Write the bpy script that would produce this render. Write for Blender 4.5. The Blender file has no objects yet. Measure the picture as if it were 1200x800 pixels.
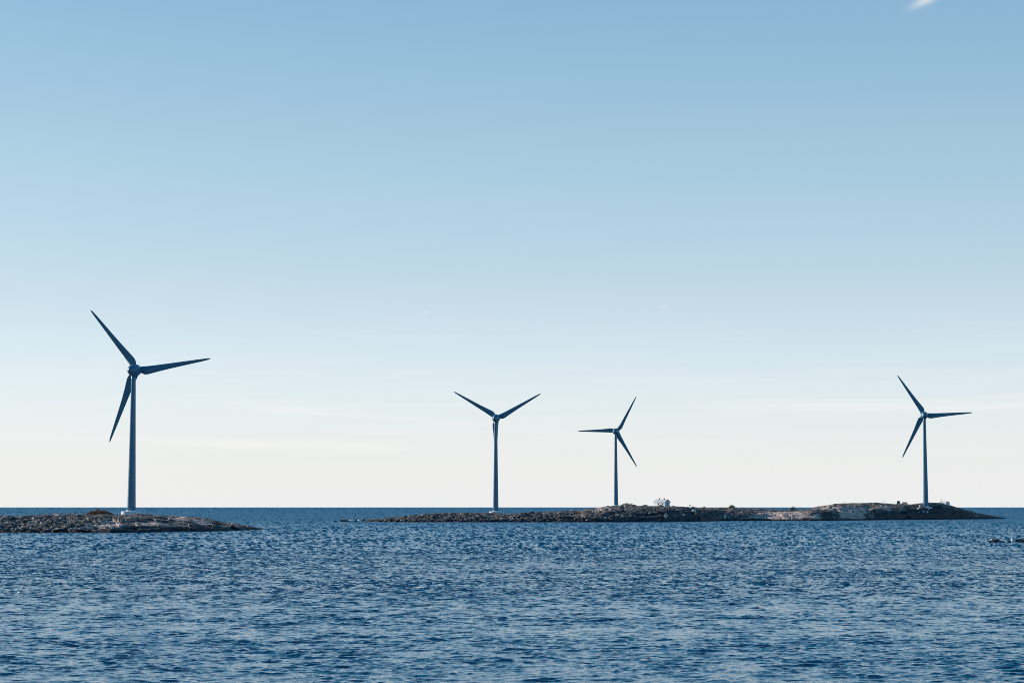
import bpy, math, random
import numpy as np
from mathutils import Vector, Matrix

R = math.radians
rng = np.random.default_rng(11)
random.seed(5)
scene = bpy.context.scene
COL = scene.collection

# ------------------------------------------------------------------ camera
F_PX = 2333.0                     # focal length in pixels of a 1200 px wide frame (70 mm)
CAM_H = 9.0
PITCH = math.atan(194.0 / F_PX)
cam_d = bpy.data.cameras.new('camera')
cam_d.sensor_width = 36.0
cam_d.lens = F_PX / 1200.0 * 36.0
cam_d.clip_start = 0.5
cam_d.clip_end = 400000.0
cam = bpy.data.objects.new('camera', cam_d)
COL.objects.link(cam)
cam.location = (0, 0, CAM_H)
cam.rotation_euler = (math.pi / 2 + PITCH, 0, 0)
scene.camera = cam


def at(px, py, Y):
    """world point at depth Y seen at (px, py) of the 1200 x 800 photograph"""
    dx = (px - 600.0) / F_PX
    dy = (400.0 - py) / F_PX
    t = Y / (math.cos(PITCH) - dy * math.sin(PITCH))
    return Vector((dx * t, Y, CAM_H + t * (math.sin(PITCH) + dy * math.cos(PITCH))))


def to_px(x, Y):
    return 600.0 + F_PX * np.asarray(x) / np.asarray(Y) * 1.0035


def shore_Y(py):
    dy = (400.0 - py) / F_PX
    s = math.sin(PITCH) + dy * math.cos(PITCH)
    return -CAM_H / s * (math.cos(PITCH) - dy * math.sin(PITCH))


# ------------------------------------------------------------------ object helpers
def mesh_from(name, verts, faces, mats=(), smooth=False, fmat=None):
    me = bpy.data.meshes.new(name)
    me.from_pydata([tuple(v) for v in verts], [], faces)
    for m in mats:
        me.materials.append(m)
    if fmat is not None:
        me.polygons.foreach_set('material_index', fmat)
    if smooth:
        me.polygons.foreach_set('use_smooth', [True] * len(me.polygons))
    me.update()
    return me


def mesh_np(name, V, Fq, mat, smooth=True):
    """V (n,3) float, Fq (m,k) int: one mesh, fast path"""
    me = bpy.data.meshes.new(name)
    k = Fq.shape[1]
    me.vertices.add(len(V))
    me.vertices.foreach_set('co', V.astype(np.float32).ravel())
    me.loops.add(Fq.size)
    me.loops.foreach_set('vertex_index', Fq.astype(np.int32).ravel())
    me.polygons.add(len(Fq))
    me.polygons.foreach_set('loop_start', np.arange(0, Fq.size, k, dtype=np.int32))
    me.polygons.foreach_set('loop_total', np.full(len(Fq), k, dtype=np.int32))
    me.polygons.foreach_set('use_smooth', np.full(len(Fq), smooth, dtype=bool))
    me.materials.append(mat)
    me.update(calc_edges=True)
    me.validate()
    return me


def link(name, me, parent=None, loc=(0, 0, 0)):
    o = bpy.data.objects.new(name, me)
    COL.objects.link(o)
    o.location = loc
    if parent is not None:
        o.parent = parent
    return o


def tag(o, label=None, cat=None, group=None, kind=None):
    if label:
        o['label'] = label
    if cat:
        o['category'] = cat
    if group:
        o['group'] = group
    if kind:
        o['kind'] = kind
    return o


def thing(name, label, cat, loc, rz=0.0, group=None):
    o = bpy.data.objects.new(name, None)
    o.empty_display_size = 1.0
    COL.objects.link(o)
    o.location = loc
    o.rotation_euler = (0, 0, rz)
    return tag(o, label, cat, group)


class MB:
    """collects shapes, then becomes one mesh"""
    def __init__(self):
        self.v, self.f, self.m = [], [], []

    def add(self, vs, fs, mi=0, M=None):
        b = len(self.v)
        for p in vs:
            p = Vector(p)
            self.v.append(M @ p if M is not None else p)
        for f in fs:
            self.f.append([b + i for i in f])
            self.m.append(mi)

    def box(self, x0, x1, y0, y1, z0, z1, mi=0, M=None):
        vs = [(x0, y0, z0), (x1, y0, z0), (x1, y1, z0), (x0, y1, z0), (x0, y0, z1), (x1, y0, z1), (x1, y1, z1), (x0, y1, z1)]
        self.add(vs, [(0, 3, 2, 1), (4, 5, 6, 7), (0, 1, 5, 4), (1, 2, 6, 5), (2, 3, 7, 6), (3, 0, 4, 7)], mi, M)

    def lathe(self, prof, n=32, mi=0, M=None, caps=True):
        """prof: list of (radius, z)"""
        vs, fs = [], []
        for r, z in prof:
            for k in range(n):
                a = 2 * math.pi * k / n
                vs.append((r * math.cos(a), r * math.sin(a), z))
        for i in range(len(prof) - 1):
            for k in range(n):
                k2 = (k + 1) % n
                fs.append((i * n + k, i * n + k2, (i + 1) * n + k2, (i + 1) * n + k))
        if caps:
            fs.append(tuple(reversed(range(n))))
            fs.append(tuple((len(prof) - 1) * n + k for k in range(n)))
        self.add(vs, fs, mi, M)

    def tube(self, a, b, ra, rb, n=4, mi=0):
        a, b = Vector(a), Vector(b)
        d = (b - a)
        if d.length < 1e-6:
            return
        d.normalize()
        u = d.orthogonal().normalized()
        w = d.cross(u)
        vs = []
        for p, r in ((a, ra), (b, rb)):
            for k in range(n):
                t = 2 * math.pi * k / n
                vs.append(p + u * (r * math.cos(t)) + w * (r * math.sin(t)))
        fs = [(k, (k + 1) % n, n + (k + 1) % n, n + k) for k in range(n)]
        fs.append(tuple(reversed(range(n))))
        fs.append(tuple(range(n, 2 * n)))
        self.add(vs, fs, mi)

    def build(self, name, mats, parent=None, loc=(0, 0, 0), smooth=False):
        me = mesh_from(name, self.v, self.f, mats if isinstance(mats, (list, tuple)) else [mats], smooth, self.m)
        return link(name, me, parent, loc)


# ------------------------------------------------------------------ node helpers
class NT:
    def __init__(self, tree):
        self.t = tree

    def n(self, typ, **kw):
        nd = self.t.nodes.new(typ)
        ins = kw.pop('ins', {})
        for k, v in kw.items():
            setattr(nd, k, v)
        for k, v in ins.items():
            self.set(nd.inputs[k], v)
        return nd

    def set(self, sock, v):
        if isinstance(v, bpy.types.NodeSocket):
            self.t.links.new(v, sock)
        else:
            sock.default_value = v

    def math(self, op, a, b=None, c=None, clamp=False):
        nd = self.t.nodes.new('ShaderNodeMath')
        nd.operation = op
        nd.use_clamp = clamp
        self.set(nd.inputs[0], a)
        if b is not None:
            self.set(nd.inputs[1], b)
        if c is not None:
            self.set(nd.inputs[2], c)
        return nd.outputs[0]

    def mix(self, fac, a, b, blend='MIX'):
        nd = self.t.nodes.new('ShaderNodeMix')
        nd.data_type = 'RGBA'
        nd.blend_type = blend
        self.set(nd.inputs['Factor'], fac)
        for s, v in ((nd.inputs[6], a), (nd.inputs[7], b)):
            self.set(s, v if isinstance(v, bpy.types.NodeSocket) else (v[0], v[1], v[2], 1.0))
        return nd.outputs[2]

    def ramp(self, fac, stops, interp='LINEAR'):
        nd = self.t.nodes.new('ShaderNodeValToRGB')
        cr = nd.color_ramp
        cr.interpolation = interp
        while len(cr.elements) < len(stops):
            cr.elements.new(0.5)
        for e, (p, c) in zip(cr.elements, stops):
            e.position = p
            e.color = (c, c, c, 1) if isinstance(c, (int, float)) else (c[0], c[1], c[2], 1)
        self.set(nd.inputs[0], fac)
        return nd.outputs[0]

    def noise(self, vec, scale, detail=4.0, rough=0.55, dist=0.0):
        nd = self.n('ShaderNodeTexNoise', ins={'Scale': scale, 'Detail': detail, 'Roughness': rough, 'Distortion': dist})
        self.set(nd.inputs['Vector'], vec)
        return nd.outputs['Fac']

    def smooth(self, x, lo, hi):
        nd = self.n('ShaderNodeMapRange', interpolation_type='SMOOTHSTEP')
        self.set(nd.inputs['Value'], x)
        self.set(nd.inputs['From Min'], lo)
        self.set(nd.inputs['From Max'], hi)
        return nd.outputs['Result']

    def mapping(self, vec, scale=(1, 1, 1), rot=(0, 0, 0), loc=(0, 0, 0)):
        nd = self.n('ShaderNodeMapping')
        self.set(nd.inputs['Vector'], vec)
        nd.inputs['Scale'].default_value = scale
        nd.inputs['Rotation'].default_value = rot
        nd.inputs['Location'].default_value = loc
        return nd.outputs[0]


def new_mat(name):
    m = bpy.data.materials.new(name)
    m.use_nodes = True
    m.node_tree.nodes.clear()
    t = NT(m.node_tree)
    out = t.n('ShaderNodeOutputMaterial')
    b = t.n('ShaderNodeBsdfPrincipled')
    m.node_tree.links.new(b.outputs[0], out.inputs[0])
    return m, t, b, out


def simple_mat(name, col, rough=0.6, var=0.15, scale=2.0, spec=0.5, bump=0.0):
    m, t, b, _ = new_mat(name)
    tc = t.n('ShaderNodeTexCoord').outputs['Object']
    nz = t.noise(tc, scale, 5)
    lo = tuple(c * (1 - var) for c in col)
    hi = tuple(min(1, c * (1 + var)) for c in col)
    t.set(b.inputs['Base Color'], t.mix(nz, lo, hi))
    b.inputs['Roughness'].default_value = rough
    b.inputs['Specular IOR Level'].default_value = spec
    if bump:
        bp = t.n('ShaderNodeBump', ins={'Strength': bump, 'Distance': 0.1, 'Height': nz})
        t.set(b.inputs['Normal'], bp.outputs[0])
    return m


# ------------------------------------------------------------------ sun and sky
SUN_EL, SUN_AZ = 20.0, -63.0      # azimuth from the view direction (+Y), positive to the right
sun_d = bpy.data.lights.new('sun', 'SUN')
sun_d.energy = 5.0
sun_d.angle = R(0.55)
sun_d.color = (1.0, 0.93, 0.84)
sun = bpy.data.objects.new('sun', sun_d)
COL.objects.link(sun)
sdir = Vector((math.sin(R(SUN_AZ)) * math.cos(R(SUN_EL)), math.cos(R(SUN_AZ)) * math.cos(R(SUN_EL)), math.sin(R(SUN_EL))))
sun.rotation_euler = sdir.to_track_quat('Z', 'Y').to_euler()
sun.location = (-200, 200, 300)

world = bpy.data.worlds.new('World')
scene.world = world
world.use_nodes = True
world.node_tree.nodes.clear()
t = NT(world.node_tree)
wout = t.n('ShaderNodeOutputWorld')
bg = t.n('ShaderNodeBackground')
world.node_tree.links.new(bg.outputs[0], wout.inputs[0])
sky = t.n('ShaderNodeTexSky', sky_type='NISHITA', sun_disc=False)
sky.sun_elevation = R(SUN_EL)
sky.sun_rotation = R(SUN_AZ)
sky.air_density = 1.0
sky.dust_density = 0.3
sky.ozone_density = 3.0
dirv = t.n('ShaderNodeTexCoord').outputs['Generated']
sx = t.n('ShaderNodeSeparateXYZ', ins={0: dirv})
el = t.math('MULTIPLY', t.math('ARCSINE', t.math('MINIMUM', t.math('MAXIMUM', sx.outputs[2], -1.0), 1.0)), 57.29578)
az = t.math('MULTIPLY', t.math('ARCTAN2', sx.outputs[0], sx.outputs[1]), 57.29578)
# sky colour by height above the horizon; unseen upper part shaped to blue the fill
grade = t.ramp(t.math('DIVIDE', el, 60.0), [
    (0.0, (0.98, 1.0, 1.27)), (3 / 60, (0.98, 0.98, 1.15)), (6 / 60, (1.06, 0.96, 0.94)),
    (10 / 60, (1.12, 1.06, 0.925)), (14 / 60, (1.05, 1.06, 0.945)), (25 / 60, (0.40, 0.84, 0.94)), (1.0, (0.26, 0.72, 0.92))])
col = t.mix(1.0, sky.outputs[0], grade, 'MULTIPLY')
sidew = t.n('ShaderNodeMapRange', interpolation_type='SMOOTHSTEP', ins={'Value': az, 'From Min': -26.0, 'From Max': 26.0, 'To Min': 0.84, 'To Max': 1.16})
col = t.mix(1.0, col, t.n('ShaderNodeCombineXYZ', ins={0: sidew.outputs[0], 1: sidew.outputs[0], 2: sidew.outputs[0]}).outputs[0], 'MULTIPLY')
# unseen sky behind the camera, deepened to blue to cut red from the fill
col = t.mix(t.smooth(sx.outputs[1], 0.15, -0.35), col, t.mix(1.0, col, (0.42, 0.80, 0.95), 'MULTIPLY'))
# pale sea haze low over the horizon
hz = t.math('MULTIPLY', t.math('EXPONENT', t.math('MULTIPLY', t.math('POWER', t.math('DIVIDE', t.math('MAXIMUM', el, 0.0), 4.0), 1.5), -1.0)), 0.93)
hz = t.math('MULTIPLY', hz, t.smooth(sx.outputs[1], -0.1, 0.75))
col = t.mix(hz, col, (5.90, 5.97, 6.02))
# thin cirrus: long level streaks low down, one brighter wisp high to the right
cv = t.n('ShaderNodeCombineXYZ', ins={0: az, 1: el})
st = t.noise(t.mapping(cv.outputs[0], (0.16, 3.2, 1), (0, 0, R(-0.8))), 1.0, 5, 0.6, 0.3)
band1 = t.math('MULTIPLY', t.smooth(el, 2.55, 2.95), t.smooth(el, 3.25, 2.85))
band1 = t.math('MULTIPLY', band1, t.smooth(az, 3.0, 10.0))
elb = t.math('ADD', el, t.math('MULTIPLY', t.math('ADD', az, 7.0), 0.02))
band2 = t.math('MULTIPLY', t.smooth(elb, 1.58, 1.80), t.smooth(elb, 1.98, 1.82))
band2 = t.math('MULTIPLY', t.math('MULTIPLY', band2, t.smooth(az, -1.9, -3.2)), t.math('ADD', 0.25, t.math('MULTIPLY', t.smooth(az, -13.0, -7.5), 0.75)))
elc = t.math('ADD', el, t.math('MULTIPLY', t.math('ADD', az, 4.5), 0.06))
band3 = t.math('MULTIPLY', t.smooth(elc, 2.45, 2.66), t.smooth(elc, 2.85, 2.68))
band3 = t.math('MULTIPLY', t.math('MULTIPLY', band3, t.smooth(az, -8.5, -6.0)), t.smooth(az, -0.3, -3.0))
bands = t.math('ADD', t.math('ADD', t.math('MULTIPLY', band1, 0.6), t.math('MULTIPLY', band2, 0.65)), t.math('MULTIPLY', band3, 0.6))
bands = t.math('MULTIPLY', bands, t.ramp(st, [(0.34, 0.15), (0.62, 1.0)]))
veil = t.math('MULTIPLY', t.math('MULTIPLY', t.smooth(el, 0.3, 1.6), t.smooth(el, 6.5, 2.6)), t.ramp(st, [(0.45, 0.0), (0.75, 0.22)]))
fac = t.math('ADD', bands, veil, clamp=True)
# wisp: a slanting plume whose bright head lies beyond the top of the view
wu = t.math('SUBTRACT', az, 11.72)
wv = t.math('SUBTRACT', el, 14.13)
wa = t.math('ADD', t.math('MULTIPLY', wu, 0.92), t.math('MULTIPLY', wv, 0.39))
wb = t.math('SUBTRACT', t.math('MULTIPLY', wv, 0.92), t.math('MULTIPLY', wu, 0.39))
wn = t.noise(t.mapping(t.n('ShaderNodeCombineXYZ', ins={0: wa, 1: wb}).outputs[0], (0.9, 7.0, 1)), 1.0, 4, 0.6)
wb2 = t.math('ADD', wb, t.math('MULTIPLY', t.math('SUBTRACT', wn, 0.5), 0.12))
ga = t.math('EXPONENT', t.math('MULTIPLY', t.math('POWER', t.math('DIVIDE', t.math('SUBTRACT', wa, 0.25), 0.42), 2.0), -1.0))
gb = t.math('EXPONENT', t.math('MULTIPLY', t.math('POWER', t.math('DIVIDE', t.math('ADD', wb2, 0.05), 0.12), 2.0), -1.0))
wisp = t.math('MULTIPLY', t.math('MULTIPLY', ga, gb), 0.55)
fac = t.math('MAXIMUM', fac, wisp)
# two tiny far vapour streaks
for a_, e_, ln_, wd_, st_ in ((-2.463, 5.586, 0.055, 0.016, 0.42), (4.385, 5.735, 0.045, 0.014, 0.5), (4.30, 5.70, 0.06, 0.02, 0.3)):
    pu = t.math('SUBTRACT', az, a_)
    pv = t.math('SUBTRACT', el, e_)
    q1 = t.math('DIVIDE', t.math('ADD', t.math('MULTIPLY', pu, 0.9), t.math('MULTIPLY', pv, 0.43)), ln_)
    q2 = t.math('DIVIDE', t.math('SUBTRACT', t.math('MULTIPLY', pv, 0.9), t.math('MULTIPLY', pu, 0.43)), wd_)
    q = t.math('EXPONENT', t.math('MULTIPLY', t.math('ADD', t.math('MULTIPLY', q1, q1), t.math('MULTIPLY', q2, q2)), -1.0))
    fac = t.math('MAXIMUM', fac, t.math('MULTIPLY', q, st_))
col = t.mix(fac, col, (6.45, 6.38, 6.25))
t.set(bg.inputs['Color'], col)
bg.inputs['Strength'].default_value = 0.145

vs = scene.view_settings
scene.display_settings.display_device = 'sRGB'
vs.view_transform = 'Standard'
vs.look = 'None'
vs.exposure = 0.0
vs.gamma = 1.0
vs.use_curve_mapping = False

# ------------------------------------------------------------------ materials
PAINT = None


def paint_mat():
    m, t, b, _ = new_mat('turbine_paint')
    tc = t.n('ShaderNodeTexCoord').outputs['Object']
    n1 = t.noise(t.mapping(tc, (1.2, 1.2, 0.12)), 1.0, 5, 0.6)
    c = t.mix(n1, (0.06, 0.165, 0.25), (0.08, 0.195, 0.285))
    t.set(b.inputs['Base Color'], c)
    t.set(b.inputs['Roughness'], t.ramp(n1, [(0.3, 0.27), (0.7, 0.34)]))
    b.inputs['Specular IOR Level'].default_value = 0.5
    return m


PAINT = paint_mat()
CONCRETE = simple_mat('pale_concrete', (0.74, 0.75, 0.76), 0.7, 0.1, 0.8)
WHITE_WALL = simple_mat('white_boards', (0.66, 0.66, 0.65), 0.55, 0.08, 1.5)
GREY_ROOF = simple_mat('pale_roof', (0.62, 0.62, 0.62), 0.45, 0.12, 1.2)
DARK = simple_mat('dark_paint', (0.02, 0.024, 0.03), 0.5, 0.3, 2.0)
BRICK = simple_mat('brown_brick', (0.22, 0.11, 0.08), 0.8, 0.25, 3.0)
PINK_BOARD = simple_mat('faded_red_boards', (0.36, 0.20, 0.17), 0.7, 0.2, 2.0)
SIGN_GREY = simple_mat('weathered_sign', (0.22, 0.22, 0.22), 0.6, 0.2, 1.5)
GLASS, _t, _b, _ = new_mat('window_glass')
_b.inputs['Base Color'].default_value = (0.01, 0.03, 0.06, 1)
_b.inputs['Roughness'].default_value = 0.06
TWIG = simple_mat('grey_twigs', (0.14, 0.11, 0.115), 0.8, 0.3, 2.0)
TWIG_DARK = simple_mat('dark_twigs', (0.06, 0.055, 0.05), 0.8, 0.3, 2.0)
RUST = simple_mat('rust_heath', (0.30, 0.13, 0.06), 0.8, 0.45, 1.3)
OLIVE = simple_mat('dull_olive_leaves', (0.07, 0.075, 0.05), 0.8, 0.4, 1.3)


def rock_mat(name, boulder=False):
    m, t, b, _ = new_mat(name)
    geo = t.n('ShaderNodeNewGeometry')
    P = geo.outputs['Position']
    big = t.noise(P, 0.07, 4, 0.6)
    mid = t.noise(P, 0.45, 5, 0.62)
    fine = t.noise(P, 2.2, 4, 0.65)
    lichen = t.ramp(mid, [(0.36, (0.018, 0.021, 0.027)), (0.50, (0.105, 0.092, 0.080)), (0.64, (0.33, 0.275, 0.24))])
    if boulder:
        lichen = t.ramp(mid, [(0.38, (0.020, 0.023, 0.030)), (0.52, (0.085, 0.076, 0.068)), (0.68, (0.27, 0.23, 0.205))])
    pink = t.ramp(fine, [(0.3, (0.42, 0.29, 0.245)), (0.7, (0.68, 0.53, 0.46))])
    if boulder:
        oi = t.n('ShaderNodeAttribute', attribute_name='pale', attribute_type='GEOMETRY')
        pf = oi.outputs['Fac']
    else:
        at_ = t.n('ShaderNodeAttribute', attribute_name='pale', attribute_type='GEOMETRY')
        pf = t.math('ADD', at_.outputs['Fac'], t.math('MULTIPLY', t.math('SUBTRACT', big, 0.5), 0.9))
        pf = t.math('ADD', pf, t.math('MULTIPLY', t.math('SUBTRACT', mid, 0.5), 0.8))
        pf = t.smooth(pf, 0.32, 0.50)
        dk = t.math('ADD', t.math('MULTIPLY', at_.outputs['Fac'], -1.0), t.math('MULTIPLY', t.math('SUBTRACT', mid, 0.5), 0.7))
        dk = t.math('ADD', dk, t.math('MULTIPLY', t.math('SUBTRACT', big, 0.5), 0.7))
        lichen = t.mix(t.math('MULTIPLY', t.smooth(dk, 0.25, 0.55), 0.85), lichen, (0.022, 0.026, 0.032))
    c = t.mix(t.math('MINIMUM', pf, 1.0), lichen, pink)
    # black algae and lichen belt above the water line
    z = t.n('ShaderNodeSeparateXYZ', ins={0: P}).outputs[2]
    wet = t.smooth(t.math('ADD', z, t.math('MULTIPLY', t.math('SUBTRACT', mid, 0.5), 1.2)), 1.5, 0.7)
    c = t.mix(wet, c, (0.012, 0.013, 0.015))
    if boulder:
        c = t.mix(t.smooth(pf, 1.1, 1.4), c, (0.74, 0.72, 0.70))
    # cracks
    if not boulder:
        vor = t.n('ShaderNodeTexVoronoi', feature='DISTANCE_TO_EDGE', ins={'Scale': 0.16})
        wv_ = t.n('ShaderNodeVectorMath', operation='ADD')
        t.set(wv_.inputs[0], t.mapping(P, (0.45, 0.55, 1.9)))
        cn = t.n('ShaderNodeTexNoise', ins={'Scale': 0.5, 'Detail': 3.0})
        t.set(cn.inputs['Vector'], P)
        sc_ = t.n('ShaderNodeVectorMath', operation='SCALE', ins={'Scale': 2.2})
        t.set(sc_.inputs[0], cn.outputs['Color'])
        t.set(wv_.inputs[1], sc_.outputs[0])
        t.set(vor.inputs['Vector'], wv_.outputs[0])
        crack = t.smooth(vor.outputs['Distance'], 0.05, 0.01)
        c = t.mix(t.math('MULTIPLY', crack, 0.6), c, (0.012, 0.013, 0.016))
    t.set(b.inputs['Base Color'], c)
    b.inputs['Roughness'].default_value = 0.75
    b.inputs['Specular IOR Level'].default_value = 0.35
    h = t.math('ADD', t.math('MULTIPLY', mid, 0.8), t.math('MULTIPLY', fine, 0.25))
    bp = t.n('ShaderNodeBump', ins={'Strength': 0.9, 'Distance': 0.9, 'Height': h})
    t.set(b.inputs['Normal'], bp.outputs[0])
    return m


ROCK = rock_mat('island_rock')
BOULDER = rock_mat('boulder_rock', True)


# ------------------------------------------------------------------ numpy noise
def hash2(ix, iy, seed):
    h = (ix.astype(np.int64) * 374761393 + iy.astype(np.int64) * 668265263 + seed * 1442695041) & 0x7fffffff
    h = ((h ^ (h >> 13)) * 1274126177) & 0x7fffffff
    h = (h ^ (h >> 16)) & 0xffffff
    return h / float(0xffffff)


def vnoise(x, y, seed):
    ix, iy = np.floor(x), np.floor(y)
    fx, fy = x - ix, y - iy
    fx = fx * fx * (3 - 2 * fx)
    fy = fy * fy * (3 - 2 * fy)
    a, b = hash2(ix, iy, seed), hash2(ix + 1, iy, seed)
    c, d = hash2(ix, iy + 1, seed), hash2(ix + 1, iy + 1, seed)
    return (a * (1 - fx) + b * fx) * (1 - fy) + (c * (1 - fx) + d * fx) * fy


def fbm(x, y, seed, octs=4):
    s, a, tot = 0.0, 1.0, 0.0
    for k in range(octs):
        s = s + a * (vnoise(x, y, seed + k * 17) * 2 - 1)
        tot += a
        a *= 0.55
        x, y = x * 2.03 + 3.7, y * 2.03 + 1.9
    return s / tot


def facets(x, y, size, seed):
    """tilted blocks, one plane per cell"""
    gx, gy = x / size, y / size
    ix, iy = np.floor(gx), np.floor(gy)
    best = np.full(x.shape, 1e9)
    out = np.zeros(x.shape)
    for dx in (-1, 0, 1):
        for dy in (-1, 0, 1):
            cx, cy = ix + dx, iy + dy
            px = cx + hash2(cx, cy, seed)
            py = cy + hash2(cx, cy, seed + 1)
            d = (gx - px) ** 2 + (gy - py) ** 2
            hgt = hash2(cx, cy, seed + 2) - 0.5 + (hash2(cx, cy, seed + 3) - 0.5) * 1.6 * (gx - px) + (hash2(cx, cy, seed + 4) - 0.5) * 1.6 * (gy - py)
            nb = d < best
            best = np.where(nb, d, best)
            out = np.where(nb, hgt, out)
    return out


# ------------------------------------------------------------------ islands
class Island:
    def __init__(self, name, px0, px1, skyline, water, ridge, back, rubble, pale, seed, ncol, nrow, steep):
        S = lambda tab, x: np.interp(x, [a for a, _ in tab], [b for _, b in tab])
        self.S = S
        self.tabs = (skyline, water, ridge, rubble)
        self.pale, self.seed, self.back, self.steep = pale, seed, back, steep
        px = np.linspace(px0, px1, ncol)
        k = np.linspace(0, 1, nrow)
        # depth rows: dense on the front slope, then to the ridge, then behind it
        s = np.where(k < 0.5, -0.06 + 0.36 * (k / 0.5), np.where(k < 0.86, 0.30 + 0.74 * (k - 0.5) / 0.36, 1.04 + 0.96 * (k - 0.86) / 0.14))
        PX, SS = np.meshgrid(px, s)
        X, Y = self.xy(PX, SS)
        Z = self.height(X, Y, PX, SS)
        V = np.stack([X, Y, Z], -1).reshape(-1, 3)
        HF = Z / np.maximum(0.4, self.crest(PX)) + 0.10 * fbm(X / 12, Y / 12, seed + 61, 3)
        i = np.arange((nrow - 1) * ncol).reshape(nrow - 1, ncol)[:, :-1].ravel()
        Fq = np.stack([i, i + 1, i + ncol + 1, i + ncol], -1)
        me = mesh_np(name, V, Fq, ROCK, smooth=True)
        a = me.attributes.new('pale', 'FLOAT', 'POINT')
        a.data.foreach_set('value', self.paleness(PX, HF).astype(np.float32).ravel())
        self.obj = link(name, me)
        tag(self.obj, kind='structure')

    def limits(self, PX):
        ys = np.interp(PX, *self._shore())
        yr = np.maximum(self.S(self.tabs[2], PX), ys + 6)
        return ys, yr

    def _shore(self):
        if not hasattr(self, '_sh'):
            w = self.tabs[1]
            self._sh = ([a for a, _ in w], [shore_Y(b) for _, b in w])
        return self._sh

    def xy(self, PX, SS):
        ys, yr = self.limits(PX)
        Y = np.where(SS <= 1, ys + (yr - ys) * SS, yr + (SS - 1) * self.back)
        return (PX - 600) / F_PX / 1.0035 * Y, Y

    def paleness(self, PX, SS):
        p = np.zeros_like(PX)
        for cx, wx, s0, s1, amp in self.pale:
            p = p + amp * np.exp(-((PX - cx) / wx) ** 2) * np.clip((SS - s0) / 0.05 + 0.5, 0, 1) * np.clip((s1 - SS) / 0.05 + 0.5, 0, 1)
        return p

    def crest(self, PX):
        ys, yr = self.limits(PX)
        dy = (400.0 - self.S(self.tabs[0], PX)) / F_PX
        return CAM_H + yr * (math.sin(PITCH) + dy * math.cos(PITCH)) / (math.cos(PITCH) - dy * math.sin(PITCH))

    def height(self, X, Y, PX, SS):
        ys, yr = self.limits(PX)
        zr = self.crest(PX)
        d = (Y - ys)                                     # metres behind the water line
        wid = np.minimum(self.steep * (1 + 0.5 * fbm(X / 30, Y / 30, self.seed + 3, 3)), np.maximum((yr - ys) * 0.6, 3))
        front = 1 - np.exp(-np.maximum(d, 0) / wid)
        tt = np.clip(d / (yr - ys), 0, 1)
        prof = front * (0.86 + 0.14 * tt)
        prof = prof / np.maximum(0.2, (1 - np.exp(-(yr - ys) / wid)))
        z = zr * prof
        b = np.clip(SS - 1, 0, 2)
        z = z * (1 - b ** 1.3 * 1.05)
        rub = self.S(self.tabs[3], PX)
        # benches: level lit tops and steep dark risers, wandering along the shore
        q = z / np.maximum(zr, 0.5) * 3.2 + 0.9 * fbm(X / 34, Y / 60, self.seed + 41, 3)
        fl = np.floor(q)
        fr = np.clip((q - fl - 0.62) / 0.38, 0, 1)
        stair = (fl + 0.22 * (q - fl) / 1.0 + 0.78 * fr * fr * (3 - 2 * fr) - 0.9 * fbm(X / 34, Y / 60, self.seed + 41, 3)) / 3.2 * zr
        wgt = np.clip(d / 4, 0, 1) * (0.92 - 0.45 * rub) * np.clip((1.0 - SS) / 0.25, 0, 1)
        z = z * (1 - wgt) + np.minimum(stair, zr) * wgt
        amp = np.clip(d / 3.0, 0, 1) * np.clip(zr / 3.5, 0.12, 1) * np.where(SS > 1, 0.35, 1 - 0.6 * np.clip((SS - 0.45) / 0.4, 0, 1))
        z = z + amp * (0.35 + 0.5 * (1 - rub)) * fbm(X / 26, Y / 26, self.seed, 3) * np.clip(1.2 - tt, 0, 1)
        z = z + amp * rub * (1.45 * facets(X, Y * 0.8, 6.0, self.seed + 5) + 0.8 * facets(X, Y, 2.3, self.seed + 9))
        z = z + amp * (1 - rub) * (1.3 * facets(X + 4 * fbm(X / 15, Y / 15, self.seed + 31, 2), Y * 0.6, 8.0, self.seed + 13) + 0.18 * fbm(X / 3, Y / 3, self.seed + 20, 4))
        z = z - amp * rub * 0.35
        z = np.where(d < 0, np.maximum(d * 0.7, -3.0), z)
        return z

    def z_at(self, x, y):
        x = np.atleast_1d(np.asarray(x, float))
        y = np.atleast_1d(np.asarray(y, float))
        PX = to_px(x, y)
        ys, yr = self.limits(PX)
        SS = np.where(y <= yr, (y - ys) / (yr - ys), 1 + (y - yr) / self.back)
        return self.height(x, y, PX, SS)


LEFT = Island('rocky_island', -140, 309,
              [(-140, 604.5), (0, 604.2), (20, 604), (40, 603.4), (60, 602.4), (90, 602), (110, 602.3), (130, 602.8), (147, 603), (160, 602), (170, 602.3), (185, 603.6), (195, 604.6), (215, 604.8), (229, 605.3), (245, 608.4), (260, 611), (280, 613.6), (290, 615.5), (300, 617.9), (306, 619.3), (309, 620)],
              [(-140, 624.3), (0, 624), (130, 624), (180, 623.5), (230, 622.8), (265, 622), (290, 621), (306, 620.2), (309, 620.1)],
              [(-140, 820), (0, 830), (100, 880), (155, 912), (200, 890), (240, 860), (280, 830), (309, 812)],
              60,
              [(-140, 0.8), (85, 0.75), (118, 0.4), (150, 0.2), (309, 0.12)],
              [(130, 16, 0.22, 0.72, 0.9), (108, 13, 0.06, 0.36, 0.8), (180, 17, 0.36, 0.60, 0.9), (205, 18, 0.76, 1.0, 0.7), (238, 12, 0.55, 0.9, 0.7), (280, 10, 0.3, 0.9, 0.55), (262, 6, 0.2, 0.7, 0.6), (60, 60, 0.2, 0.85, 0.22), (170, 42, -0.3, 0.33, -1.0), (165, 22, 0.63, 0.8, -0.8), (255, 34, -0.2, 0.5, -0.8), (40, 22, -0.2, 0.4, -0.6)],  # pale and dark rock; a sunlit top and lit ridge streak are painted in
              101, 900, 260, 11.0)
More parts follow.
